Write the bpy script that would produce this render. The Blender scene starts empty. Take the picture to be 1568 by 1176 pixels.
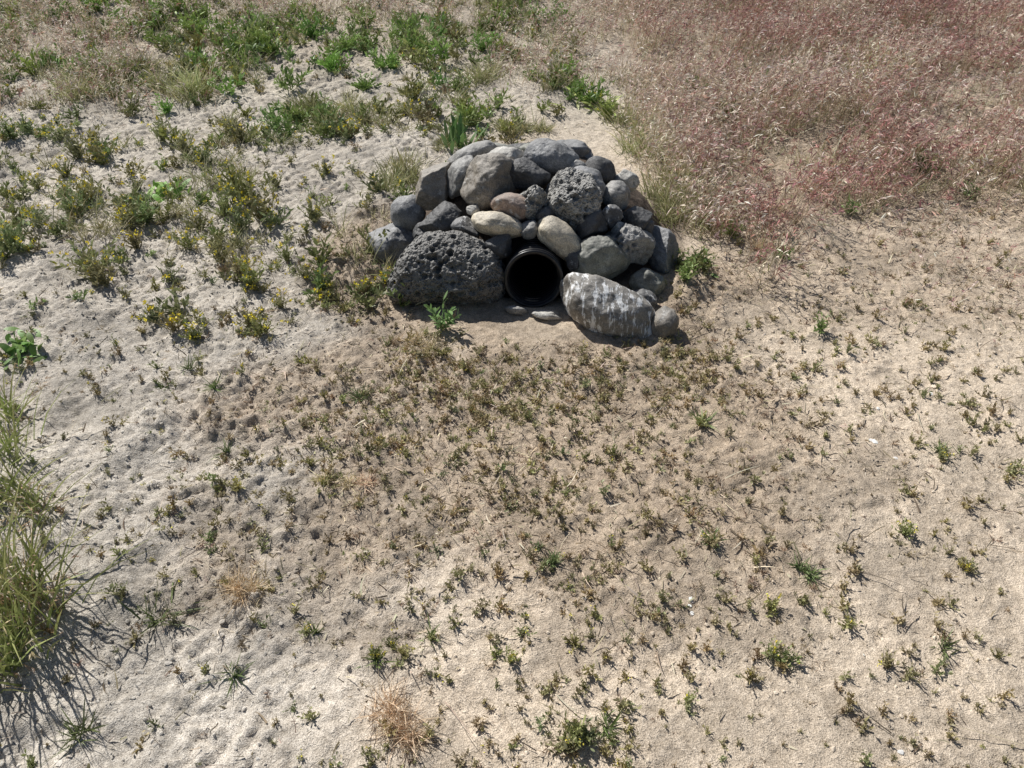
import bpy, bmesh, math
import numpy as np
from mathutils import Vector, Matrix
rng = np.random.default_rng(7)
sc = bpy.context.scene

# ------------------------------------------------------------------ camera
CAM_H = 1.6; PITCH = math.radians(40); F = 1184.0
cam = bpy.data.cameras.new("camera"); camo = bpy.data.objects.new("camera", cam)
sc.collection.objects.link(camo)
camo.location = (0, 0, CAM_H); camo.rotation_euler = (math.pi/2 - PITCH, 0, 0)
cam.sensor_width = 36; cam.lens = 18*F/784.0; cam.clip_start = 0.05; cam.clip_end = 2000
sc.camera = camo

def ray(u, v):
    a = (u-784)/F; b = (588-v)/F
    fwd = np.array([0, math.cos(PITCH), -math.sin(PITCH)])
    up = np.array([0, math.sin(PITCH), math.cos(PITCH)])
    return fwd + a*np.array([1., 0, 0]) + b*up
def G(u, v, z=0.0):
    d = ray(u, v); t = (CAM_H-z)/-d[2]
    return d[0]*t, d[1]*t

# ------------------------------------------------------------------ noise
def _h(ix, iy, iz, seed):
    n = (ix.astype(np.int64)*374761393 + iy.astype(np.int64)*668265263 + iz.astype(np.int64)*2147483647 + seed*144269504) & 0xffffffff
    n = ((n ^ (n >> 13))*1274126177) & 0xffffffff
    n = ((n ^ (n >> 15))*2246822519) & 0xffffffff
    n = n ^ (n >> 16)
    return n/4294967295.0
def n2(x, y, seed=0):
    ix = np.floor(x); iy = np.floor(y); fx = x-ix; fy = y-iy; z = np.zeros_like(ix)
    fx = fx*fx*fx*(fx*(fx*6-15)+10); fy = fy*fy*fy*(fy*(fy*6-15)+10)
    a = _h(ix, iy, z, seed); b = _h(ix+1, iy, z, seed); c = _h(ix, iy+1, z, seed); d = _h(ix+1, iy+1, z, seed)
    return (a*(1-fx)+b*fx)*(1-fy)+(c*(1-fx)+d*fx)*fy
def fbm2(x, y, o=4, seed=0, g=0.5):
    s = 0; a = 1; t = 0
    for i in range(o):
        k = 2.03**i
        s = s+a*n2(x*k*0.92+y*k*0.39+i*17.3, -x*k*0.39+y*k*0.92+i*9.1, seed+i); t += a; a *= g
    return s/t
def n3(p, seed=0):
    i = np.floor(p); f = p-i; f = f*f*f*(f*(f*6-15)+10)
    r = 0
    for dx in (0, 1):
        for dy in (0, 1):
            for dz in (0, 1):
                w = (f[:, 0] if dx else 1-f[:, 0])*(f[:, 1] if dy else 1-f[:, 1])*(f[:, 2] if dz else 1-f[:, 2])
                r = r+w*_h(i[:, 0]+dx, i[:, 1]+dy, i[:, 2]+dz, seed)
    return r
def fbm3(p, o=4, seed=0, g=0.5):
    s = 0; a = 1; t = 0
    for i in range(o):
        s = s+a*n3(p*(2.03**i)+i*7.7, seed+i); t += a; a *= g
    return s/t
def sst(a, b, x):
    t = np.clip((x-a)/(b-a), 0, 1); return t*t*(3-2*t)

# ------------------------------------------------------------------ terrain
PIPE_X, PIPE_Y = 0.078, 2.385
bumps = []
for u, v, r, a in [(190,690,.11,.032),(120,545,.13,.032),(230,640,.09,.020),(100,650,.07,-.026),(290,690,.08,-.016),(170,610,.05,-.016),(210,740,.05,-.014),(330,620,.06,.012),
                   (150,760,.10,.026),(60,720,.12,.03),(540,400,.16,.05),(600,235,.35,.07),(570,330,.16,.05),(260,760,.07,.015),(130,700,.04,-.016),(480,530,.05,-.010),(60,500,.05,-.016),
                   (130,480,.12,.03),(40,600,.10,-.025),(820,150,.25,.05),(300,600,.10,.015),(1215,345,.12,.05),(190,640,.035,-.016),(90,565,.04,-.016),(160,520,.035,-.012),
                   (30,900,.2,.03),(190,860,.12,.02),(510,740,.06,.02),(1035,1025,.06,-.010),(1060,440,.13,.04),(1300,760,.10,.012),(850,560,.18,.015)]:
    x, y = G(u, v); bumps.append((x, y, r, a))
def left_mask(x, y): return sst(0.1, -0.7, x+0.25*(y-2)*-0.3+.5*(fbm2(x*1.7, y*1.7, 3, 55)-.5))
def brown_mask(x, y):
    d = ((x-0.05)/1.05)**2+((y-1.80)/0.80)**2
    m = sst(1.5, 0.2, d+1.8*(fbm2(x*3, y*3, 4, 51)-.5))
    m2 = sst(2.6, 3.2, y)*sst(.5, 1.1, x)
    m3 = sst(4.2, 5.5, y)*0.5
    d4 = ((x+0.45)/0.35)**2+((y-2.65)/0.4)**2
    d5 = ((x-1.5)/.9)**2+((y-2.5)/.35)**2
    return np.clip(m+m2+m3+sst(1.6, .5, d4)+.6*sst(1.4, .4, d5+.8*(fbm2(x*4, y*4, 3, 52)-.5)), 0, 1)
def H(x, y):
    near = sst(14, 8, np.hypot(x, y))
    z = 0.05*(fbm2(x*.8, y*.8, 2, 3)-.5)+0.3*(1-near)*(fbm2(x*.1, y*.1, 2, 4)-.5)
    wx = x+.06*(fbm2(x*8, y*8, 3, 61)-.5); wy = y+.06*(fbm2(x*8, y*8, 3, 62)-.5)
    for bx, by, r, a in bumps:
        z = z+a*np.exp(-((wx-bx)**2+(wy-by)**2)/(r*r))
    lm = left_mask(x, y); bm_ = brown_mask(x, y)
    rough = 0.48+0.62*lm+0.40*bm_
    big = np.abs(fbm2(wx*5, wy*5, 3, 11)-.5)*2
    z = z+near*rough*(0.020*(0.45-big)*0.8 + (0.011+.008*lm)*(fbm2(wx*13, wy*13, 3, 12)-.5)+0.0155*(fbm2(x*46, y*46, 2, 13, .75)-.5))
    c = fbm2(x*34, y*34, 2, 19)
    z = z+near*rough*0.008*sst(.55, .62, c)*sst(.4, .6, fbm2(x*4, y*4, 2, 23))
    r2 = ((x-.10)/.52)**2+((y-2.93)/.42)**2
    z = z+0.30*np.clip(1-r2, 0, 1)**0.8
    tr = sst(.15, .11, np.abs(x-PIPE_X))*sst(2.40, 2.46, y)*sst(3.2, 3.1, y)
    z = z*(1-tr)+tr*(-0.45)
    fl = np.exp(-(((x-PIPE_X)/.25)**2+((y-2.30)/.14)**2))
    z = z*(1-.8*fl)+(-0.005)*.8*fl
    return z

def grow(lo, hi, step, far):
    a = list(np.arange(lo, hi, step)); s = step; L = lo; R = hi; l = []; r = []
    while L > -far:
        s *= 1.12; L -= s; l.append(L)
    s = step
    while R < far:
        s *= 1.12; R += s; r.append(R)
    return np.array(l[::-1]+a+[hi]+r)

def mesh_tris(name, V, Fc, mat, col=None, smooth=False, attrs=None):
    me = bpy.data.meshes.new(name)
    V = np.ascontiguousarray(V, dtype=np.float32); Fc = np.ascontiguousarray(Fc, dtype=np.int32)
    k = Fc.shape[1]
    me.vertices.add(len(V)); me.vertices.foreach_set("co", V.ravel())
    me.loops.add(Fc.size); me.loops.foreach_set("vertex_index", Fc.ravel())
    me.polygons.add(len(Fc)); me.polygons.foreach_set("loop_start", np.arange(0, Fc.size, k, dtype=np.int32))
    if smooth: me.polygons.foreach_set("use_smooth", np.ones(len(Fc), dtype=bool))
    me.update(calc_edges=True)
    if not smooth: me.shade_flat()
    if col is not None:
        ca = me.color_attributes.new("Col", 'FLOAT_COLOR', 'POINT')
        c4 = np.ones((len(V), 4), dtype=np.float32); c4[:, :3] = np.clip(col, 0, 1)
        ca.data.foreach_set("color", c4.ravel())
    me.materials.append(mat)
    ob = bpy.data.objects.new(name, me); sc.collection.objects.link(ob)
    return ob

# ------------------------------------------------------------------ materials
def newmat(name):
    m = bpy.data.materials.new(name); m.use_nodes = True
    nt = m.node_tree; bs = nt.nodes["Principled BSDF"]
    return m, nt, bs
def nd(nt, t, **kw):
    n = nt.nodes.new(t)
    for k, v in kw.items(): setattr(n, k, v)
    return n
def noise(nt, vec, scale, detail=4, rough=.6):
    n = nd(nt, 'ShaderNodeTexNoise'); n.inputs['Scale'].default_value = scale
    n.inputs['Detail'].default_value = detail; n.inputs['Roughness'].default_value = rough
    nt.links.new(vec, n.inputs['Vector']); return n.outputs['Fac']
def ramp(nt, fac, a, b, ca=(0,0,0,1), cb=(1,1,1,1)):
    r = nd(nt, 'ShaderNodeValToRGB'); r.color_ramp.elements[0].position = a; r.color_ramp.elements[1].position = b
    r.color_ramp.elements[0].color = ca; r.color_ramp.elements[1].color = cb
    nt.links.new(fac, r.inputs[0]); return r.outputs[0]
def mix(nt, fac, a, b, mode='MIX'):
    m = nd(nt, 'ShaderNodeMix', data_type='RGBA', blend_type=mode)
    for s, v in ((0, fac), (6, a), (7, b)):
        if hasattr(v, 'links') : nt.links.new(v, m.inputs[s])
        else: m.inputs[s].default_value = v
    return m.outputs[2]
def bump(nt, h, strength, dist, prev=None):
    b = nd(nt, 'ShaderNodeBump'); b.inputs['Strength'].default_value = strength; b.inputs['Distance'].default_value = dist
    nt.links.new(h, b.inputs['Height'])
    if prev is not None: nt.links.new(prev, b.inputs['Normal'])
    return b.outputs['Normal']

def ground_mat():
    m, nt, bs = newmat("sandy_soil"); tc = nd(nt, 'ShaderNodeTexCoord').outputs['Object']
    at = nd(nt, 'ShaderNodeAttribute', attribute_name='Col').outputs['Color']
    f2 = noise(nt, tc, 55, 4, .7); f3 = noise(nt, tc, 330, 2, .7)
    d = mix(nt, ramp(nt, f2, .3, .7), (.74, .72, .69, 1), (1.26, 1.26, 1.26, 1))
    c = mix(nt, 1.0, at, d, 'MULTIPLY')
    e = mix(nt, ramp(nt, f3, .32, .68), (.58, .56, .54, 1), (1.40, 1.40, 1.40, 1))
    c = mix(nt, 1.0, c, e, 'MULTIPLY')
    sp = ramp(nt, noise(nt, tc, 150, 2, .6), .62, .69)
    c = mix(nt, mix(nt, .50, (0, 0, 0, 1), sp), c, (.17, .14, .11, 1))
    nt.links.new(c, bs.inputs['Base Color']); bs.inputs['Roughness'].default_value = .95
    bs.inputs['Specular IOR Level'].default_value = .15
    b = bump(nt, f2, .7, .013)
    b = bump(nt, f3, .8, .0032, b)
    nt.links.new(b, bs.inputs['Normal'])
    return m
def leaf_mat(name, trans=.25, rough=.6):
    m, nt, bs = newmat(name)
    c = nd(nt, 'ShaderNodeAttribute', attribute_name='Col').outputs['Color']
    nt.links.new(c, bs.inputs['Base Color']); bs.inputs['Roughness'].default_value = rough
    bs.inputs['Specular IOR Level'].default_value = .35
    tr = nd(nt, 'ShaderNodeBsdfTranslucent'); nt.links.new(c, tr.inputs['Color'])
    mx = nd(nt, 'ShaderNodeMixShader'); mx.inputs[0].default_value = trans
    nt.links.new(bs.outputs[0], mx.inputs[1]); nt.links.new(tr.outputs[0], mx.inputs[2])
    nt.links.new(mx.outputs[0], nt.nodes['Material Output'].inputs['Surface'])
    return m
def clod_mat():
    m, nt, bs = newmat("soil_crumbs")
    at = nd(nt, 'ShaderNodeAttribute', attribute_name='Col').outputs['Color']
    nt.links.new(at, bs.inputs['Base Color']); bs.inputs['Roughness'].default_value = .95
    bs.inputs['Specular IOR Level'].default_value = .15
    return m
M_ground = ground_mat(); M_leaf = leaf_mat("leaf_green", .20, .5); M_dry = leaf_mat("dry_grass", .18, .6); M_clod = clod_mat()

# ground sheet
xs = grow(-3.2, 3.2, 0.0080, 400); ys = grow(0.48, 5.2, 0.0080, 400)
X, Y = np.meshgrid(xs, ys); x = X.ravel(); y = Y.ravel()
z = H(x, y)
nx, ny = len(xs), len(ys)
ii = (np.arange(ny-1)[:, None]*nx+np.arange(nx-1)[None, :]).ravel()
quads = np.stack([ii, ii+1, ii+1+nx, ii+nx], 1)
def ground_col(x, y):
    lm = left_mask(x, y)[:, None]; bm = brown_mask(x, y)[:, None]
    far = sst(3., 5, y)[:, None]
    A = np.array([.65, .60, .53]); B = np.array([.67, .57, .455]); C = np.array([.42, .335, .25])
    c = (1-lm)*B+lm*A
    c = c*(1-far)+np.array([.65, .60, .52])*far
    c = c*(.76+.42*fbm2(x*2.2, y*2.2, 4, 33))[:, None]
    patch = sst(.48, .62, fbm2(x*7, y*7, 3, 31))[:, None]
    c = c*(1-.76*bm)+C*.76*bm
    c = c*(1-.20*patch)
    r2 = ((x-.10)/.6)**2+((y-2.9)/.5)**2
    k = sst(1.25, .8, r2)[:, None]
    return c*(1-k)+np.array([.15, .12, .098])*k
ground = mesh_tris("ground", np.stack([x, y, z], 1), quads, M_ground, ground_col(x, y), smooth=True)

# ------------------------------------------------------------------ blade engine
def unit(v): return v/np.maximum(np.linalg.norm(v, axis=-1, keepdims=True), 1e-9)
class Blades:
    def __init__(s): s.V = []; s.Fc = []; s.C = []; s.n = 0
    def add(s, B, D, L, W, bend, col, lens=False, segs=3, tip=None, flat=False):
        N = len(B)
        if N == 0: return
        L = np.broadcast_to(L, N)[:, None]; W = np.broadcast_to(W, N)[:, None]
        D = unit(D)
        R = rng.normal(size=(N, 3))
        if flat: R = np.tile([0, 0, 1.], (N, 1))+.3*R
        S = unit(np.cross(D, R))
        V = []; C = []
        tipc = col if tip is None else tip
        for k in range(segs+1):
            t = k/segs
            P = B+D*L*t+bend*L*t*t
            cc = col*(1-t)+tipc*t
            if k == segs: V.append(P); C.append(cc)
            else:
                w = (math.sin(math.pi*(0.12+0.8*t)) if lens else (1-.6*t*t))
                V += [P-S*W*w*.5, P+S*W*w*.5]; C += [cc, cc]
        m = len(V)
        VV = np.stack(V, 1).reshape(-1, 3); CC = np.stack(C, 1).reshape(-1, 3)
        f = []
        for k in range(segs-1):
            a = 2*k; f += [[a, a+1, a+3], [a, a+3, a+2]]
        a = 2*(segs-1); f.append([a, a+1, a+2])
        f = np.array(f); FF = (np.arange(N)[:, None, None]*m+f[None]).reshape(-1, 3)+s.n
        s.V.append(VV); s.Fc.append(FF); s.C.append(CC); s.n += len(VV)
    def build(s, name, mat):
        return mesh_tris(name, np.concatenate(s.V), np.concatenate(s.Fc), mat, np.concatenate(s.C))
def dirs(N, e0, e1):
    az = rng.uniform(0, 2*math.pi, N); el = np.radians(rng.uniform(e0, e1, N))
    return np.stack([np.cos(az)*np.cos(el), np.sin(az)*np.cos(el), np.sin(el)], 1)
def jit(col, N, a=.2, hue=.08):
    c = np.array(col)[None]*(1+rng.uniform(-a, a, (N, 1)))
    return c*(1+rng.uniform(-hue, hue, (N, 3)))
def onG(x, y, dz=0): return np.stack([x, y, H(x, y)+dz], 1)
def pile_r(x, y): return np.sqrt(((x-.09)/.60)**2+((y-2.85)/.50)**2)
def scatter(n, x0, x1, y0, y1, dens):
    x = rng.uniform(x0, x1, n); y = rng.uniform(y0, y1, n)
    k = (rng.uniform(0, 1, n) < dens(x, y)) & (pile_r(x, y) > 1.0) & ~((np.abs(x-PIPE_X) < .25) & (y > 2.12) & (y < 2.6))
    return x[k], y[k]

def forbs(bl, x, y, size, col, stems=6, lps=7, leafl=.35, leafw=.28, e0=20, e1=80, flower=None, fprob=.4, tipcol=None, fs=1.0, var=.12):
    P = len(x)
    if P == 0: return
    base = onG(x, y, -.002)
    S = stems
    b = np.repeat(base, S, 0); sz = np.repeat(size, S)
    D = dirs(P*S, e0, e1); L = sz*rng.uniform(.5, 1.1, P*S)
    pc = np.repeat(jit(col, P, .25, var), S, 0)
    bend = np.stack([rng.normal(0, .12, P*S), rng.normal(0, .12, P*S), rng.uniform(-.1, .2, P*S)], 1)
    b = b+np.stack([rng.normal(0, .08, P*S)*sz, rng.normal(0, .08, P*S)*sz, np.zeros(P*S)], 1)
    bl.add(b, D, L, sz*.035+.0008, bend, pc*.8, segs=2)
    K = lps; N = P*S*K
    t = rng.uniform(.12, 1.0, N)[:, None]
    B2 = np.repeat(b, K, 0); D2 = np.repeat(D, K, 0); L2 = np.repeat(L, K)[:, None]; be = np.repeat(bend, K, 0)
    pos = B2+D2*L2*t+be*L2*t*t
    ld = unit(.6*D2+dirs(N, -5, 60))
    s2 = np.repeat(sz, K)
    ll = s2*leafl*rng.uniform(.5, 1.2, N)
    c = np.repeat(pc, K, 0)*(1+rng.uniform(-.25, .25, (N, 1)))
    bl.add(pos, ld, ll, ll*leafw*rng.uniform(.8, 1.3, N), np.stack([np.zeros(N), np.zeros(N), rng.uniform(-.35, .1, N)], 1), c, lens=True, tip=None if tipcol is None else c*.5+.5*np.array(tipcol))
    if flower is not None:
        k = rng.uniform(size=P*S) < fprob
        e = (b+D*L[:, None]+bend*L[:, None])[k]; n = len(e)
        if n:
            e = np.repeat(e, 6, 0)+rng.normal(0, .004, (n*6, 3)); 
            bl.add(e, dirs(n*6, 0, 80), .009*fs, .006*fs, np.zeros((n*6, 3)), jit(flower, n*6, .15), lens=True)
def tufts(bl, x, y, size, col, blades=30, w=.003, e0=40, e1=88, spread=.15, droop=.3, tip=None, heads=0, headcol=None):
    P = len(x)
    if P == 0: return
    N = P*blades; sz = np.repeat(size, blades)
    b = np.repeat(onG(x, y, -.003), blades, 0)
    off = rng.normal(0, 1, (N, 2))*(sz*spread)[:, None]; b[:, :2] += off
    D = dirs(N, e0, e1); D[:, :2] += off/np.maximum(sz[:, None], 1e-3)*.8; D = unit(D)
    L = sz*rng.uniform(.35, 1.1, N)
    hor = D.copy(); hor[:, 2] = 0; hor = unit(hor)
    bend = hor*rng.uniform(0, droop, (N, 1)); bend[:, 2] = -rng.uniform(0, droop, N)*.8
    c = np.repeat(jit(col, P, .2, .06), blades, 0)*(1+rng.uniform(-.3, .3, (N, 1)))
    tp = None if tip is None else jit(tip, N, .3)
    bl.add(b, D, L, w*rng.uniform(.6, 1.3, N), bend, c, tip=tp)
    if heads:
        k = rng.uniform(size=N) < heads
        n = k.sum()
        spikes(bl, b[k], D[k], L[k]*1.1, bend[k], 5, jit(headcol, n, .3))
def spikes(bl, b, D, L, bend, K, per, sl=.018, sw=.0035, t0=.6):
    n = len(b); N = n*K
    if n == 0: return
    t = rng.uniform(t0, 1, N)[:, None]
    B = np.repeat(b, K, 0); DD = np.repeat(D, K, 0); LL = np.repeat(L, K)[:, None]; be = np.repeat(bend, K, 0)
    tang = unit(DD+2*be*t)
    pos = B+DD*LL*t+be*LL*t*t
    sd = unit(tang+.55*rng.normal(size=(N, 3))+np.array([0.15, -.1, -.35]))
    c = np.repeat(per, K, 0)*(1+rng.uniform(-.4, .4, (N, 1)))
    bl.add(pos, sd, sl*rng.uniform(.7, 1.4, N), sw*rng.uniform(.7, 1.2, N), np.tile([0, 0, -.2], (N, 1)), c, lens=True, segs=2)
def cheat(bl, x, y, hgt, redness, K=7, w=.0026, sl=.028, sw=.0050, gf=.25):
    n = len(x)
    if n == 0: return
    b = onG(x, y, -.003); D = dirs(n, 62, 89); L = hgt*rng.uniform(.55, 1.2, n)
    az = rng.normal(-.4, .9, n); wd = rng.uniform(.1, .5, n)
    bend = np.stack([np.cos(az)*wd, np.sin(az)*wd, -wd*.75], 1)
    straw = jit((.62, .52, .38), n, .3); green = jit((.28, .31, .13), n, .25); g = (rng.uniform(size=(n, 1)) < gf)
    sc_ = np.where(g, green, straw)
    red = jit((.43, .235, .21), n, .35, .12); tan = jit((.76, .63, .53), n, .25)
    hc = np.where(rng.uniform(size=(n, 1)) < redness[:, None], red, tan)
    bl.add(b, D, L, w, bend, sc_, tip=hc*.9)
    spikes(bl, b, D, L, bend, K, hc, sl, sw, t0=.5)
    k = rng.uniform(size=n) < .6
    m = k.sum()
    bl.add(b[k], dirs(m, 25, 75), hgt[k]*rng.uniform(.2, .5, m), w*1.2, np.tile([0, 0, -.3], (m, 1)), sc_[k]*.9, segs=2)

GREEN = (.26, .295, .12); OLIVE = (.34, .33, .165)
# ---- cheatgrass meadow
def cheat_d(x, y):
    n = fbm2(x*1.8, y*1.8, 3, 71)
    xe = .84+.45*(n-.5)
    m = sst(-.06, .14, x-xe)
    yb = 2.45+.65*sst(1.25, 1.9, x)+1.2*(n-.5)
    m = m*sst(-.10, .40, y-yb)
    m = m*(.14+.86*sst(.40, .55, fbm2(x*3.4, y*3.4, 3, 72)))
    return m
B = Blades()
x, y = scatter(54000, .5, 6.0, 2.2, 8.2, lambda x, y: cheat_d(x, y)*np.where(y > 6.9, .5, 1))
red = np.clip(.56+2.4*(fbm2(x*1.2, y*1.2, 3, 75)-.45), .15, .86)
hg = .10+.72*np.clip(fbm2(x*3.0, y*3.0, 3, 76)-.34, 0, 1)+rng.uniform(0, .08, len(x))
cheat(B, x, y, hg, red)
x, y = scatter(11000, .6, 3.5, 1.9, 4.2, lambda x, y: .45*sst(.9, 2.0, x)*sst(2.0, 2.8, y)*sst(.42, .6, fbm2(x*4, y*4, 2, 78)))
cheat(B, x, y, .06+.09*rng.uniform(size=len(x)), np.full(len(x), .45), K=4, w=.002, sl=.018, sw=.0035)
B.build("red_cheatgrass_meadow", M_dry)
# ---- brownish brome of the upper left and the top
B = Blades()
def bl_d(x, y):
    m1 = sst(-1.5, -2.2, x)*sst(4.0, 4.6, y)*.9
    m2 = sst(5.4, 6.2, y)*.9
    m3 = sst(-.35, .1, x)*sst(4.1, 4.9, y)*.9
    return np.clip(m1+m2+m3, 0, 1)*sst(.36, .54, fbm2(x*2.6, y*2.6, 3, 81))*sst(1.5, 1.0, x)
x, y = scatter(28000, -5.6, 1.5, 3.8, 8.2, bl_d)
cheat(B, x, y, .12+.18*rng.uniform(size=len(x)), np.full(len(x), .2), K=5, gf=.5)
x, y = scatter(7000, .3, 1.15, 2.8, 4.8, lambda x, y: sst(.30, .0, np.abs(x-.80))*.6)
cheat(B, x, y, .12+.14*rng.uniform(size=len(x)), np.full(len(x), .10), K=4, gf=.5)
B.build("brown_brome_grass", M_dry)

# ---- green weeds
B = Blades()
def put(pts):
    a = np.array([G(u, v) for u, v in pts]); return a[:, 0], a[:, 1]
def ul(x, y):
    return sst(.1, -.2, x-.45*sst(3.4, 4.6, y))*sst(2.0, 2.9, y)*(.16+.84*sst(.46, .59, fbm2(x*2.9, y*2.9, 4, 91)))*(1-.8*sst(.35, .0, np.hypot(x+.6, y-3.5)))
x, y = scatter(2700, -6, .9, 2.0, 8.4, ul)
forbs(B, x, y, rng.uniform(.03, .11, len(x)), GREEN, 10, 9, .32, .30, 20, 80, flower=(.80, .66, .06), fprob=.05, var=.18)
x, y = scatter(1300, -6, .9, 3.4, 8.4, lambda x, y: ul(x, y)*sst(3.4, 4.6, y))
forbs(B, x, y, rng.uniform(.06, .15, len(x)), (.27, .35, .115), 11, 9, .34, .28, 20, 80, var=.18)
x, y = scatter(3600, -6, .9, 1.9, 8, lambda x, y: .40*sst(.3, -.3, x)*sst(1.9, 2.4, y))
forbs(B, x, y, rng.uniform(.015, .055, len(x)), OLIVE, 7, 6, .42, .30, var=.18)
pts = [(120,240,.13),(150,245,.12),(90,215,.10),(250,215,.11),(285,235,.12),(310,250,.10),(200,345,.12),(225,340,.13),(135,310,.12),(110,325,.12),
 (360,300,.15),(385,315,.16),(345,330,.14),(405,340,.14),(370,350,.12),(365,420,.13),(385,435,.11),(340,400,.10),(150,420,.15),(165,440,.12),(30,385,.13),(10,400,.12),
 (270,510,.08),(240,495,.07),(300,520,.06),(400,515,.08),(385,500,.07),(370,215,.12),(410,210,.10),(350,205,.10),(480,345,.10),(500,275,.07),(535,230,.07),
 (20,215,.12),(45,205,.10),(60,290,.08),(290,380,.08),(260,430,.07),(430,470,.06),(590,440,.06),(490,440,.06),(545,215,.08),(620,185,.10),(660,180,.10),
 (440,400,.08),(470,430,.07),(510,460,.07),(560,450,.06),(210,290,.07),(100,270,.09),(310,350,.09),(210,380,.09),(60,350,.09),(425,290,.08)]
x, y = put([(p[0], p[1]) for p in pts]); s = np.array([p[2] for p in pts])
forbs(B, x, y, s, (.33, .35, .17), 24, 11, .20, .30, 35, 88, flower=(.90, .74, .05), fprob=.28, fs=1.0)
x2 = np.repeat(x, 3)+rng.normal(0, .08, 3*len(x)); y2 = np.repeat(y, 3)+rng.normal(0, .08, 3*len(x))
k = (pile_r(x2, y2) > 1.02); x2 = x2[k]; y2 = y2[k]
forbs(B, x2, y2, rng.uniform(.02, .06, len(x2)), (.33, .34, .17), 9, 8, .32, .30, 20, 80, flower=(.90, .74, .05), fprob=.12, fs=.8)
pts = [(390,80,.18),(360,85,.15),(420,85,.15),(275,30,.2),(300,50,.16),(220,10,.2),(480,60,.15),(560,45,.14),(620,60,.14),(680,45,.12),(600,110,.12),(510,110,.14),
 (650,90,.12),(905,160,.14),(930,180,.12),(885,150,.10),(820,130,.09),(450,25,.14),(740,80,.12),(860,95,.09),(560,140,.12),(700,140,.1),(120,120,.13),(80,100,.13),(400,45,.15),(350,50,.15),(530,80,.14),(150,20,.16)]
x, y = put([(p[0], p[1]) for p in pts]); s = np.array([p[2] for p in pts])
forbs(B, x, y, s, (.28, .40, .11), 28, 10, .28, .24, 15, 75, flower=(.7, .65, .1), fprob=.06)
pts = [(1190,125,.14),(1215,130,.12),(1110,190,.12),(1410,260,.12),(1160,140,.12),(1380,240,.11),(1060,430,.09),(1045,445,.09),(1075,415,.07),(1035,420,.07),(1255,510,.06),(1200,400,.06),
       (1120,370,.08),(1400,255,.12),(1300,330,.08),(1480,300,.08),(1060,150,.14),(1290,60,.14)]
x, y = put([(p[0], p[1]) for p in pts]); s = np.array([p[2] for p in pts])
forbs(B, x, y, s, (.27, .32, .13), 16, 9, .3, .28, 20, 80)
B.build("green_weeds", M_leaf)

# ---- green grass clumps
B = Blades()
pts = [(480,180,.16),(510,190,.16),(540,175,.13),(460,165,.12),(495,205,.12),(770,205,.08),(800,205,.09),(830,205,.08),(785,210,.07),
 (605,290,.14),(620,270,.12),(635,285,.10),(595,305,.10),(690,235,.12),(730,130,.18),(745,125,.16),(640,70,.2),(250,130,.2),(290,150,.18),(200,110,.2),
 (960,190,.17),(985,210,.18),(1000,240,.18),(1010,310,.18),(1040,330,.18),(1060,310,.18),(1030,290,.16),(1020,345,.14),(975,235,.15),(1075,345,.15),(1050,270,.16),(860,70,.16),(350,185,.10)]
x, y = put([(p[0], p[1]) for p in pts]); s = np.array([p[2] for p in pts])
tufts(B, x, y, s, (.30, .33, .15), 110, .0042, 35, 88, .28, .35, tip=(.56, .52, .30))
x, y = scatter(1500, -6, .9, 2.4, 8.4, lambda x, y: ul(x, y)*.9)
tufts(B, x, y, rng.uniform(.06, .18, len(x)), (.32, .33, .17), 34, .0036, 30, 85, .2, .4, tip=(.60, .54, .34))
x, y = scatter(700, .85, 4.5, 2.6, 7.5, lambda x, y: .5*cheat_d(x, y)+.25*sst(2.6, 3.0, y)*sst(4.2, 3.2, y))
tufts(B, x, y, rng.uniform(.07, .17, len(x)), (.36, .36, .19), 26, .0036, 35, 88, .2, .4, tip=(.66, .56, .40))
pts = [(1340,110,.24),(1325,125,.22),(1355,120,.22),(300,140,.2),(120,150,.18)]
x, y = put([(p[0], p[1]) for p in pts]); s = np.array([p[2] for p in pts])
tufts(B, x, y, s, (.52, .56, .26), 140, .005, 40, 88, .2, .35, tip=(.74, .72, .44), heads=.4, headcol=(.72, .70, .44))
# tall grass at the left edge
pts = [(15,700,.22),(-20,760,.27),(30,770,.2),(60,790,.16),(35,900,.24),(65,930,.26),(10,950,.26),(55,965,.22),(-10,1030,.24),(30,1010,.14),(-60,880,.27),(-60,680,.2),(15,640,.15)]
x, y = put([(p[0], p[1]) for p in pts]); s = np.array([p[2] for p in pts])
tufts(B, x, y, s*1.15, (.25, .32, .10), 40, .0052, 45, 89, .13, .45, tip=(.48, .47, .20), heads=.15, headcol=(.56, .44, .28))
tufts(B, x[3:9], y[3:9], s[3:9]*.55, (.58, .40, .25), 26, .0025, 30, 85, .2, .4, heads=.4, headcol=(.54, .38, .28))
pts = [(235,945,.12),(290,568,.06),(250,592,.05),(330,600,.05),(550,608,.05),(660,970,.05),(355,1030,.055),(480,965,.03),(1240,880,.05),(1225,870,.04),(345,690,.05),
 (120,1125,.08),(1075,650,.06),(1445,990,.05),(1440,690,.04),(1090,830,.045),(845,860,.045),(930,1110,.05),(575,1010,.045)]
x, y = put([(p[0], p[1]) for p in pts]); s = np.array([p[2] for p in pts])
tufts(B, x, y, s, (.20, .26, .10), 40, .0036, 15, 80, .12, .35)
B.build("green_grass_tufts", M_leaf)

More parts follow.
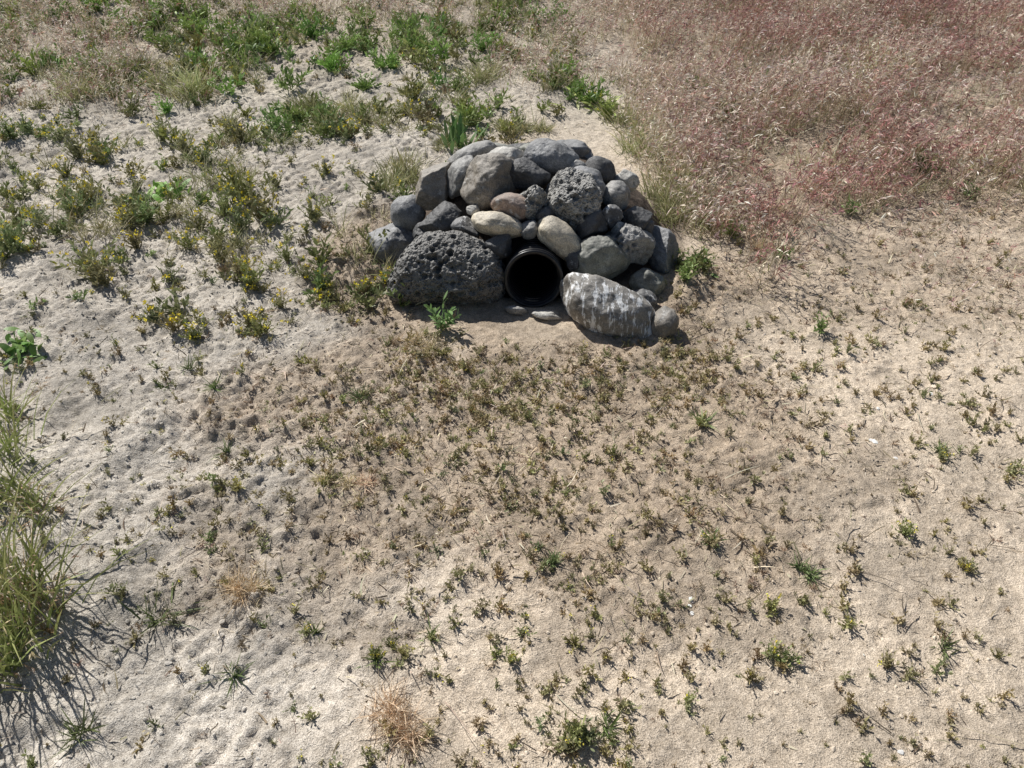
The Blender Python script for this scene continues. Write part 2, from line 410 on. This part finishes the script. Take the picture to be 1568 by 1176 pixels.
# ---- dead straw tufts
B = Blades()
pts = [(372,905,.07),(355,895,.06),(392,900,.06),(605,1100,.08),(590,1085,.07),(620,1115,.07),(630,1130,.06),(655,540,.08),(640,530,.07),(605,525,.06),(1190,340,.12),(1210,350,.1),(960,405,.03),(530,742,.05),(500,738,.05),(560,740,.05),(1160,385,.08)]
x, y = put([(p[0], p[1]) for p in pts]); s = np.array([p[2] for p in pts])
tufts(B, x, y, s, (.72, .58, .40), 110, .0018, 5, 80, .22, .3)
x, y = scatter(60, -1.8, 2.4, .6, 3.0, lambda x, y: np.full(len(x), .6))
tufts(B, x, y, .02+.035*rng.uniform(size=len(x)), (.62, .51, .36), 26, .0018, 5, 75, .3, .3)
B.build("dead_grass_tufts", M_dry)

# ---- small weeds of the right / front
B = Blades()
def fr(x, y):
    cl = .28+.72*sst(.42, .6, fbm2(x*3.2, y*3.2, 3, 101))
    return cl*sst(-.7, .3, x+.25)*sst(3.2, 2.6, y)*.9
x, y = scatter(5600, -1.0, 3.2, .45, 3.2, fr)
s = .010+.026*rng.uniform(size=len(x))**2.1
forbs(B, x, y, s, (.35, .32, .165), 8, 7, .36, .38, 25, 88, tipcol=(.60, .50, .28), var=.16)
x, y = scatter(2600, -2.2, .3, .45, 2.4, lambda x, y: .14+.5*sst(.5, .62, fbm2(x*3, y*3, 2, 103)))
forbs(B, x, y, .009+.027*rng.uniform(size=len(x))**2, (.33, .31, .155), 8, 7, .36, .34, 25, 85, flower=(.8, .7, .1), fprob=.02, fs=.5, var=.16)
def matd(x, y):
    d = ((x-.18)/.65)**2+((y-1.95)/.28)**2
    d2 = ((x+.1)/.9)**2+((y-1.55)/.50)**2
    return (sst(1.3, .3, d)+.40*sst(1.2, .3, d2))*sst(.36, .52, fbm2(x*6, y*6, 3, 105))
x, y = scatter(7500, -1.3, 1.4, .9, 2.4, matd)
forbs(B, x, y, .009+.022*rng.uniform(size=len(x))**1.4, (.37, .335, .165), 6, 6, .42, .36, 5, 65, tipcol=(.66, .54, .33), var=.18)
x, y = scatter(9000, -1.6, 2.6, .6, 3.0, lambda x, y: .08+.75*brown_mask(x, y)*sst(.35, .55, fbm2(x*5, y*5, 3, 107)))
forbs(B, x, y, .007+.016*rng.uniform(size=len(x))**1.5, (.36, .28, .19), 6, 4, .55, .22, 0, 55, tipcol=(.56, .45, .32), var=.12)
pts = [(880,1130,.07),(865,1140,.055),(895,1120,.055),(1385,815,.05),(1180,1000,.045),(1200,1010,.045),(1055,1068,.03),(1550,725,.05),(1090,835,.045),(845,862,.035),(620,1000,.04),
       (365,752,.045),(490,682,.035),(575,1005,.04),(1180,930,.045),(780,1010,.035),(1440,700,.045),(880,985,.04),(1300,955,.04),(1480,870,.04),(1360,1020,.045),(470,965,.03),(1075,655,.05),(1150,1040,.035),(600,985,.035)]
x, y = put([(p[0], p[1]) for p in pts]); s = np.array([p[2] for p in pts])
forbs(B, x, y, s*.9, (.36, .36, .17), 18, 9, .28, .34, 25, 85, flower=(.8, .7, .1), fprob=.12, fs=.6)
B.build("small_ground_weeds", M_leaf)

# ---- broad-leaved weeds
def broad(name, u, v, n, L, w, col, e0, e1, sp=.02):
    bb = Blades(); gx, gy = G(u, v)
    px = gx+rng.normal(0, sp, n); py = gy+rng.normal(0, sp, n)
    bb.add(onG(px, py, 0), dirs(n, e0, e1), L*rng.uniform(.6, 1.1, n), w*rng.uniform(.7, 1.2, n), np.tile([0, 0, -.25], (n, 1)), jit(col, n, .25), lens=True, segs=6, flat=True)
    bb.build(name, M_leaf)
broad("broadleaf_weed", 252, 300, 34, .09, .028, (.24, .44, .08), 15, 70, .035)
broad("broadleaf_weed.001", 30, 545, 46, .06, .022, (.20, .33, .09), 20, 70, .045)
broad("broadleaf_weed.002", 1060, 425, 14, .06, .02, (.21, .31, .10), 20, 70, .04)
broad("broadleaf_weed.003", 905, 160, 34, .12, .020, (.46, .55, .18), 5, 45, .08)
broad("iris_leaves", 703, 240, 20, .20, .022, (.13, .23, .08), 55, 85, .035)

# ---- litter: stalks and twigs lying on the soil
B = Blades()
def litd(x, y): return np.clip(.14+.86*brown_mask(x, y)*sst(.30, .50, fbm2(x*4, y*4, 3, 111)), 0, 1)
x, y = scatter(66000, -3.2, 3.4, .45, 4.4, litd); n = len(x)
r = rng.uniform(size=(n, 1))
c = np.where(r < .50, jit((.70, .60, .45), n, .3), np.where(r < .80, jit((.20, .155, .11), n, .35), jit((.38, .33, .20), n, .3)))
B.add(onG(x, y, .004), dirs(n, -10, 45), .007+.045*rng.uniform(size=n)**2.5, .0016+.0032*rng.uniform(size=n)**2, rng.normal(0, .2, (n, 3))*np.array([1, 1, .3]), c)
x, y = scatter(520, -1.8, 2.4, .5, 3, lambda x, y: np.full(len(x), .6)); n = len(x)
c = np.where(rng.uniform(size=(n, 1)) < .55, jit((.70, .60, .45), n, .3), jit((.15, .115, .09), n, .3))
B.add(onG(x, y, .006), dirs(n, 0, 8), .04+.08*rng.uniform(size=n), .0026, rng.normal(0, .22, (n, 3))*np.array([1, 1, .1]), c, segs=5)
B.build("dry_stalk_litter", M_dry)

# ---- crumbs & pebbles
bm = bmesh.new(); bmesh.ops.create_icosphere(bm, subdivisions=1, radius=1)
bv = np.array([v.co[:] for v in bm.verts]); bf = np.array([[v.index for v in f.verts] for f in bm.faces]); bm.free()
def lumps(name, x, y, s, col, mat, flat=.7):
    n = len(x); m = len(bv)
    V = bv[None]*(1+rng.uniform(-.35, .35, (n, m, 1)))*s[:, None, None]*rng.uniform(.65, 1.25, (n, 1, 3))
    V[:, :, 2] *= flat
    a = rng.uniform(0, 6.28, n); ca, sa = np.cos(a)[:, None], np.sin(a)[:, None]
    vx = V[:, :, 0]*ca-V[:, :, 1]*sa; vy = V[:, :, 0]*sa+V[:, :, 1]*ca
    V = np.stack([vx, vy, V[:, :, 2]], 2)+onG(x, y)[:, None, :]; V[:, :, 2] += (s*.1)[:, None]
    FF = (np.arange(n)[:, None, None]*m+bf[None]).reshape(-1, 3)
    return mesh_tris(name, V.reshape(-1, 3), FF, mat, np.repeat(col, m, 0))
x, y = scatter(80000, -2.6, 2.6, .45, 3.4, lambda x, y: np.clip((.35+.5*left_mask(x, y)+.4*brown_mask(x, y))*(.22+.78*sst(.45, .6, fbm2(x*4, y*4, 3, 121))), 0, 1)*sst(3.6, 1.6, y))
s = .0013+.0055*rng.uniform(size=len(x))**6
lumps("soil_crumbs", x, y, s, ground_col(x, y)*rng.uniform(.8, 1.25, (len(x), 1)), M_clod, .65)
x, y = scatter(160, -2, 3, .45, 4, lambda x, y: .3+.6*sst(.5, 1.5, x)); n = len(x)
lumps("pale_pebbles", x, y, .002+.004*rng.uniform(size=n)**4, jit((.6, .57, .52), n, .3, .03), M_clod, .5)
pts = [(1058,918),(1056,927),(1060,936),(1335,672),(1341,675),(1372,700),(1425,605),(1380,1150),(1345,625),(895,915)]
x, y = put(pts); lumps("white_droppings", x, y, rng.uniform(.005, .010, len(x)), jit((.78, .77, .74), len(x), .1, .02), M_clod, .25)

# ------------------------------------------------------------------ rocks
def rock_mat(name, col, pit=0.0, wash=0.0, dust=.25, chalk=.0):
    m, nt, bs = newmat(name); tc = nd(nt, 'ShaderNodeTexCoord').outputs['Object']
    rnd = nd(nt, 'ShaderNodeObjectInfo').outputs['Random']
    ad = nd(nt, 'ShaderNodeVectorMath', operation='ADD'); nt.links.new(tc, ad.inputs[0]); nt.links.new(rnd, ad.inputs[1]); tv = ad.outputs[0]
    a = np.array(col)
    c = mix(nt, ramp(nt, noise(nt, tv, 14, 5, .65), .3, .7), (*(a*.52), 1), (*np.clip(a*1.5, 0, 1), 1))
    sp = mix(nt, ramp(nt, noise(nt, tv, 260, 3, .7), .35, .68), (.58, .58, .58, 1), (1.45, 1.45, 1.43, 1))
    c = mix(nt, 1.0, c, sp, 'MULTIPLY')
    st = ramp(nt, noise(nt, tv, 24, 6, .75), .56, .66)
    c = mix(nt, mix(nt, .55, (0, 0, 0, 1), st), c, (*np.clip(a*1.8+.06, 0, 1), 1))
    ge = nd(nt, 'ShaderNodeNewGeometry'); sx = nd(nt, 'ShaderNodeSeparateXYZ'); nt.links.new(ge.outputs['Normal'], sx.inputs[0])
    mr = nd(nt, 'ShaderNodeMapRange'); mr.inputs[1].default_value = .3; mr.inputs[2].default_value = 1.0; mr.inputs[4].default_value = dust
    nt.links.new(sx.outputs[2], mr.inputs[0])
    c = mix(nt, mr.outputs[0], c, (.54, .52, .49, 1))
    ch = ramp(nt, noise(nt, tv, 9, 6, .8), .60, .64)
    c = mix(nt, mix(nt, .5, (0, 0, 0, 1), ch), c, (.66, .65, .62, 1))
    if wash:
        mp = nd(nt, 'ShaderNodeMapping'); mp.inputs['Scale'].default_value = (42, 16, 9); mp.inputs['Rotation'].default_value = (0, .35, 0); nt.links.new(tv, mp.inputs[0])
        w = ramp(nt, noise(nt, mp.outputs[0], 1.0, 5, .75), 1-wash, 1-wash+.04)
        c = mix(nt, w, c, (.84, .84, .83, 1))
    nt.links.new(c, bs.inputs['Base Color']); bs.inputs['Roughness'].default_value = .56; bs.inputs['Specular IOR Level'].default_value = .5
    b = bump(nt, noise(nt, tv, 60, 5, .7), .7, .007)
    b = bump(nt, noise(nt, tv, 300, 3, .7), .5, .002, b)
    if pit:
        vo = nd(nt, 'ShaderNodeTexVoronoi'); vo.inputs['Scale'].default_value = pit; nt.links.new(tv, vo.inputs['Vector'])
        b = bump(nt, ramp(nt, vo.outputs['Distance'], .15, .5), .9, .008, b)
    nt.links.new(b, bs.inputs['Normal'])
    return m
RM = dict(
 grey=rock_mat("rock_grey", (.27, .262, .25)), blue=rock_mat("rock_blue_grey", (.20, .203, .212)), brown=rock_mat("rock_brown_grey", (.235, .205, .17)),
 dark=rock_mat("rock_dark_basalt", (.07, .07, .073), dust=.13), tan=rock_mat("rock_tan", (.56, .49, .38)), red=rock_mat("rock_red_brown", (.32, .23, .18)),
 pit=rock_mat("rock_vesicular", (.15, .143, .133), pit=95, dust=.2), pitl=rock_mat("rock_vesicular_pale", (.30, .29, .27), pit=110), green=rock_mat("rock_green_grey", (.19, .195, .165)),
 light=rock_mat("rock_light", (.50, .48, .44)), wash=rock_mat("rock_whitewashed", (.22, .20, .175), wash=.485), dwash=rock_mat("rock_dark_splashed", (.10, .10, .105), wash=.43))

pile = bpy.data.objects.new("rock_pile", None); sc.collection.objects.link(pile); pile.location = (.1, 2.85, 0)
ICO = {}
def ico(s):
    if s not in ICO:
        bm = bmesh.new(); bmesh.ops.create_icosphere(bm, subdivisions=s, radius=1)
        ICO[s] = (np.array([v.co[:] for v in bm.verts]), np.array([[v.index for v in f.verts] for f in bm.faces])); bm.free()
    return ICO[s]
def make_rock(c, half, Rm, kind, seed, cuts=5, ang=.5, sub=5, pits=0, planes=()):
    r_ = np.random.default_rng(seed); V, Fc = ico(sub); V = V.copy()
    pl = [(unit(r_.normal(size=3)), r_.uniform(1-.50*ang-.05, 1-.18*ang)) for _ in range(cuts)]+[(unit(np.array(d, float)), o) for d, o in planes]
    p = 14 if ang < .5 else 44
    acc = np.ones(len(V))
    for d, o in pl:
        q = np.clip(V@d, 0, None)/o
        acc = acc+q**p
    r = acc**(-1.0/p)
    r = r*(1+.26*(fbm3(V*1.1+seed*3.1, 2, seed)-.5)+.08*(fbm3(V*3+seed, 3, seed+5)-.5))
    P = V*r[:, None]
    lo = P.min(0); hi = P.max(0); P = (P-(lo+hi)/2)/((hi-lo)/2)*np.array(half)
    s = float(np.mean(half))
    nrm = unit(P/np.array(half)**2)
    P = P+nrm*((fbm3(P/s*4+seed, 4, seed+9, .6)-.5)*s*(.06+.09*ang))[:, None]
    if pits:
        P = P+nrm*((fbm3(P*80, 3, seed+3)-.5)*.010)[:, None]
        ci = r_.choice(len(P), pits); pr = .0030+.0120*r_.uniform(size=pits)**2.4
        dd = np.zeros(len(P)); C = P[ci]
        for k in range(pits):
            d2 = ((P-C[k])**2).sum(1)/(pr[k]**2); mk = d2 < 1
            dd[mk] = np.maximum(dd[mk], pr[k]*1.5*(1-d2[mk])**.6)
        P = P-nrm*dd[:, None]
    W = P@Rm.T
    ob = mesh_tris("stone", W, Fc, RM[kind], smooth=True)
    ob.location = Vector(c)-pile.location; ob.parent = pile
    return ob
def surf(x, y, zm):
    r2 = ((x-.09)/.64)**2+((y-2.86)/.52)**2
    return np.maximum(.365*np.clip(1-r2, 0, 1)**.75, zm)
def place(u, v, zm):
    d = ray(u, v); Yv = np.linspace(2.1, 3.4, 900); t = Yv/d[1]
    xx = d[0]*t; zz = CAM_H+d[2]*t; g = zz-surf(xx, Yv, zm)
    k = np.where(g <= 0)[0]; i = k[0] if len(k) else int(np.argmin(g))
    return np.array([xx[i], Yv[i], zz[i]]), t[i]
def frame(rot, p=PITCH-math.radians(6)):
    a = np.array([1., 0, 0]); upv = np.array([0, math.sin(p), math.cos(p)]); dp = np.array([0, math.cos(p), -math.sin(p)])
    c, s = math.cos(rot), math.sin(rot)
    return np.stack([a*c-upv*s, dp, a*s+upv*c], 1)   # rot>0 : right end drops
# u, v, w, h, rot(deg, right end down), kind, angularity, zmin, sub, pits, depthscale
R = [
 (683,415,174,118,-3,'pit',.45,.10,7,560,.75), (934,476,166,84,30,'wash',.45,.055,6,0,.85), (1018,497,42,54,10,'brown',.3,.04,5,0,1),
 (598,376,86,64,-14,'blue',.6,.05,6,0,1), (624,326,52,52,0,'blue',.25,.05,5,0,1), (676,337,70,56,5,'dark',.9,.05,6,0,1),
 (712,347,44,32,10,'dwash',.9,.05,5,0,1), (664,285,64,70,-8,'brown',1.0,.05,6,0,1), (706,270,44,68,25,'grey',.5,.05,5,0,1),
 (721,240,82,32,-22,'grey',.4,.05,5,0,1.2), (753,281,94,84,0,'brown',.7,.05,6,0,.9), (771,241,70,32,0,'light',.6,.05,5,0,1.3),
 (809,267,68,50,8,'dark',.7,.05,6,0,1), (843,243,86,56,8,'blue',.45,.05,6,0,1), (783,316,66,42,15,'red',.3,.05,5,0,1),
 (763,344,82,36,13,'tan',.3,.05,5,0,1.1), (816,311,48,52,10,'pitl',.6,.05,6,110,1), (876,309,84,100,12,'pitl',.5,.05,7,260,.8),
 (896,285,62,58,20,'blue',.4,.05,5,0,1), (918,262,50,42,10,'dark',.3,.05,5,0,1), (943,301,46,48,0,'grey',.4,.05,5,0,1),
 (958,277,42,30,20,'light',.5,.05,5,0,1), (861,366,86,46,38,'tan',.4,.05,5,0,.8), (811,351,28,30,20,'grey',.4,.05,5,0,1),
 (935,331,38,34,15,'dwash',.9,.05,5,0,1), (976,338,54,44,-15,'dark',.9,.05,5,0,1), (962,374,80,58,18,'grey',.8,.05,6,90,1),
 (1015,383,52,78,-18,'blue',.7,.05,6,0,1), (920,398,90,70,-10,'green',1.0,.05,6,0,1), (994,433,58,42,5,'green',.6,.05,5,0,1),
 (985,460,44,34,0,'dwash',.6,.04,5,0,1), (762,376,42,42,0,'dark',.9,.05,5,0,1), (908,345,46,56,20,'dark',1.0,.05,5,0,1),
 (790,476,36,16,8,'grey',.5,.01,5,0,1.4), (838,483,46,16,0,'light',.6,.008,5,0,1.4), (735,300,30,26,0,'dark',.8,.05,5,0,1),
 (648,355,34,30,0,'dark',.8,.05,5,0,1), (724,322,20,18,0,'light',.5,.05,5,0,1), (835,330,28,24,0,'dark',.5,.05,5,0,1),
 (948,350,24,20,0,'light',.8,.05,5,0,1), (878,398,30,34,0,'dark',.8,.05,5,0,1),
 (880,258,40,26,0,'grey',.6,.05,5,0,1), (985,345,34,30,0,'dark',.6,.05,5,0,1),
]
for i, (u, v, w, h, rot, kind, ang, zm, sub, pits, ds) in enumerate(R):
    c, t = place(u, v, zm)
    k = t/F
    hw, hh = w*k/2, h*k/2
    hd = (hw+hh)/2*ds
    fw = np.array([0, math.cos(.6), -math.sin(.6)])
    c = c+fw*hd*.25
    pl = []
    if i == 0: pl = [((0, -.25, -1), .62), ((0, -1, .1), .85), ((-1, 0, .5), .85)]
    make_rock(c, (hw*1.05, hd, hh*1.05), frame(math.radians(rot)), kind, 100+i, cuts=5 if ang < .5 else 10, ang=ang, sub=sub, pits=pits, planes=pl)
# back of the pile
r2g = np.random.default_rng(5)
for j in range(30):
    a = r2g.uniform(.35, math.pi-.35); rr = r2g.uniform(.35, .85)
    x0 = .06+.50*rr*math.cos(a); y0 = 3.0+.40*rr*math.sin(a)
    z0 = float(surf(np.array([x0]), np.array([y0]), .03)[0])-.045
    s = r2g.uniform(.05, .08)
    make_rock(np.array([x0, y0, z0]), (s*r2g.uniform(.9, 1.3), s, s*r2g.uniform(.6, .9)), frame(r2g.uniform(-.5, .5), r2g.uniform(0, 1)), ['grey', 'blue', 'brown', 'dark', 'green'][j % 5], 300+j, 7, .6, 5)

# ------------------------------------------------------------------ corrugated pipe
mp_, nt, bs = newmat("black_plastic"); bs.inputs['Roughness'].default_value = .38
tc = nd(nt, 'ShaderNodeTexCoord').outputs['Object']
cc = mix(nt, ramp(nt, noise(nt, tc, 40, 4, .7), .5, .75), (.012, .012, .014, 1), (.05, .045, .04, 1)); nt.links.new(cc, bs.inputs['Base Color'])
nt.links.new(mix(nt, noise(nt, tc, 60, 3), (.25, .25, .25, 1), (.5, .5, .5, 1)), bs.inputs['Roughness'])
Lp = .75; so = np.linspace(0, Lp, 260)
outer = [(.101+.006*np.tanh(2.5*math.sin(2*math.pi*s/.030+1.2)), s) for s in so]
inner = [(.092+.0035*np.tanh(2.5*math.sin(2*math.pi*s/.030+1.2)), s) for s in so]
prof = [(0.0001, Lp)]+inner[::-1]+[(.0955, -.003), (.104, -.003)]+outer
ns = 96; th = np.linspace(0, 2*math.pi, ns, endpoint=False)
V = np.array([[r*math.cos(t), s, r*math.sin(t)] for r, s in prof for t in th])
m = len(prof); a = (np.arange(m-1)[:, None]*ns+np.arange(ns)[None]).ravel(); b = (np.arange(m-1)[:, None]*ns+(np.arange(ns)+1)[None] % ns).ravel()
pipe = mesh_tris("corrugated_drain_pipe", V, np.stack([a, b, b+ns, a+ns], 1), mp_, smooth=True)
pipe.location = (PIPE_X, 2.372, .10); pipe.rotation_euler = (math.radians(-16), 0, math.radians(-2))

# ------------------------------------------------------------------ light
SUN_AZ = math.radians(-40); EL = math.radians(46)
sd = Vector((math.sin(SUN_AZ)*math.cos(EL), math.cos(SUN_AZ)*math.cos(EL), math.sin(EL)))
sl = bpy.data.lights.new("sun", 'SUN'); sl.energy = 5.0; sl.angle = math.radians(.53); sl.color = (1, .975, .93)
so_ = bpy.data.objects.new("sun", sl); sc.collection.objects.link(so_); so_.rotation_euler = sd.to_track_quat('Z', 'Y').to_euler(); so_.location = (-5, 6, 8)
wd = bpy.data.worlds.new("World"); sc.world = wd; wd.use_nodes = True; nt = wd.node_tree
sk = nt.nodes.new('ShaderNodeTexSky'); sk.sky_type = 'NISHITA'; sk.sun_disc = False; sk.sun_elevation = EL; sk.sun_rotation = SUN_AZ % (2*math.pi)
nt.links.new(sk.outputs[0], nt.nodes['Background'].inputs['Color']); nt.nodes['Background'].inputs['Strength'].default_value = .053
sc.view_settings.view_transform = 'Standard'; sc.view_settings.look = 'None'; sc.view_settings.exposure = 0
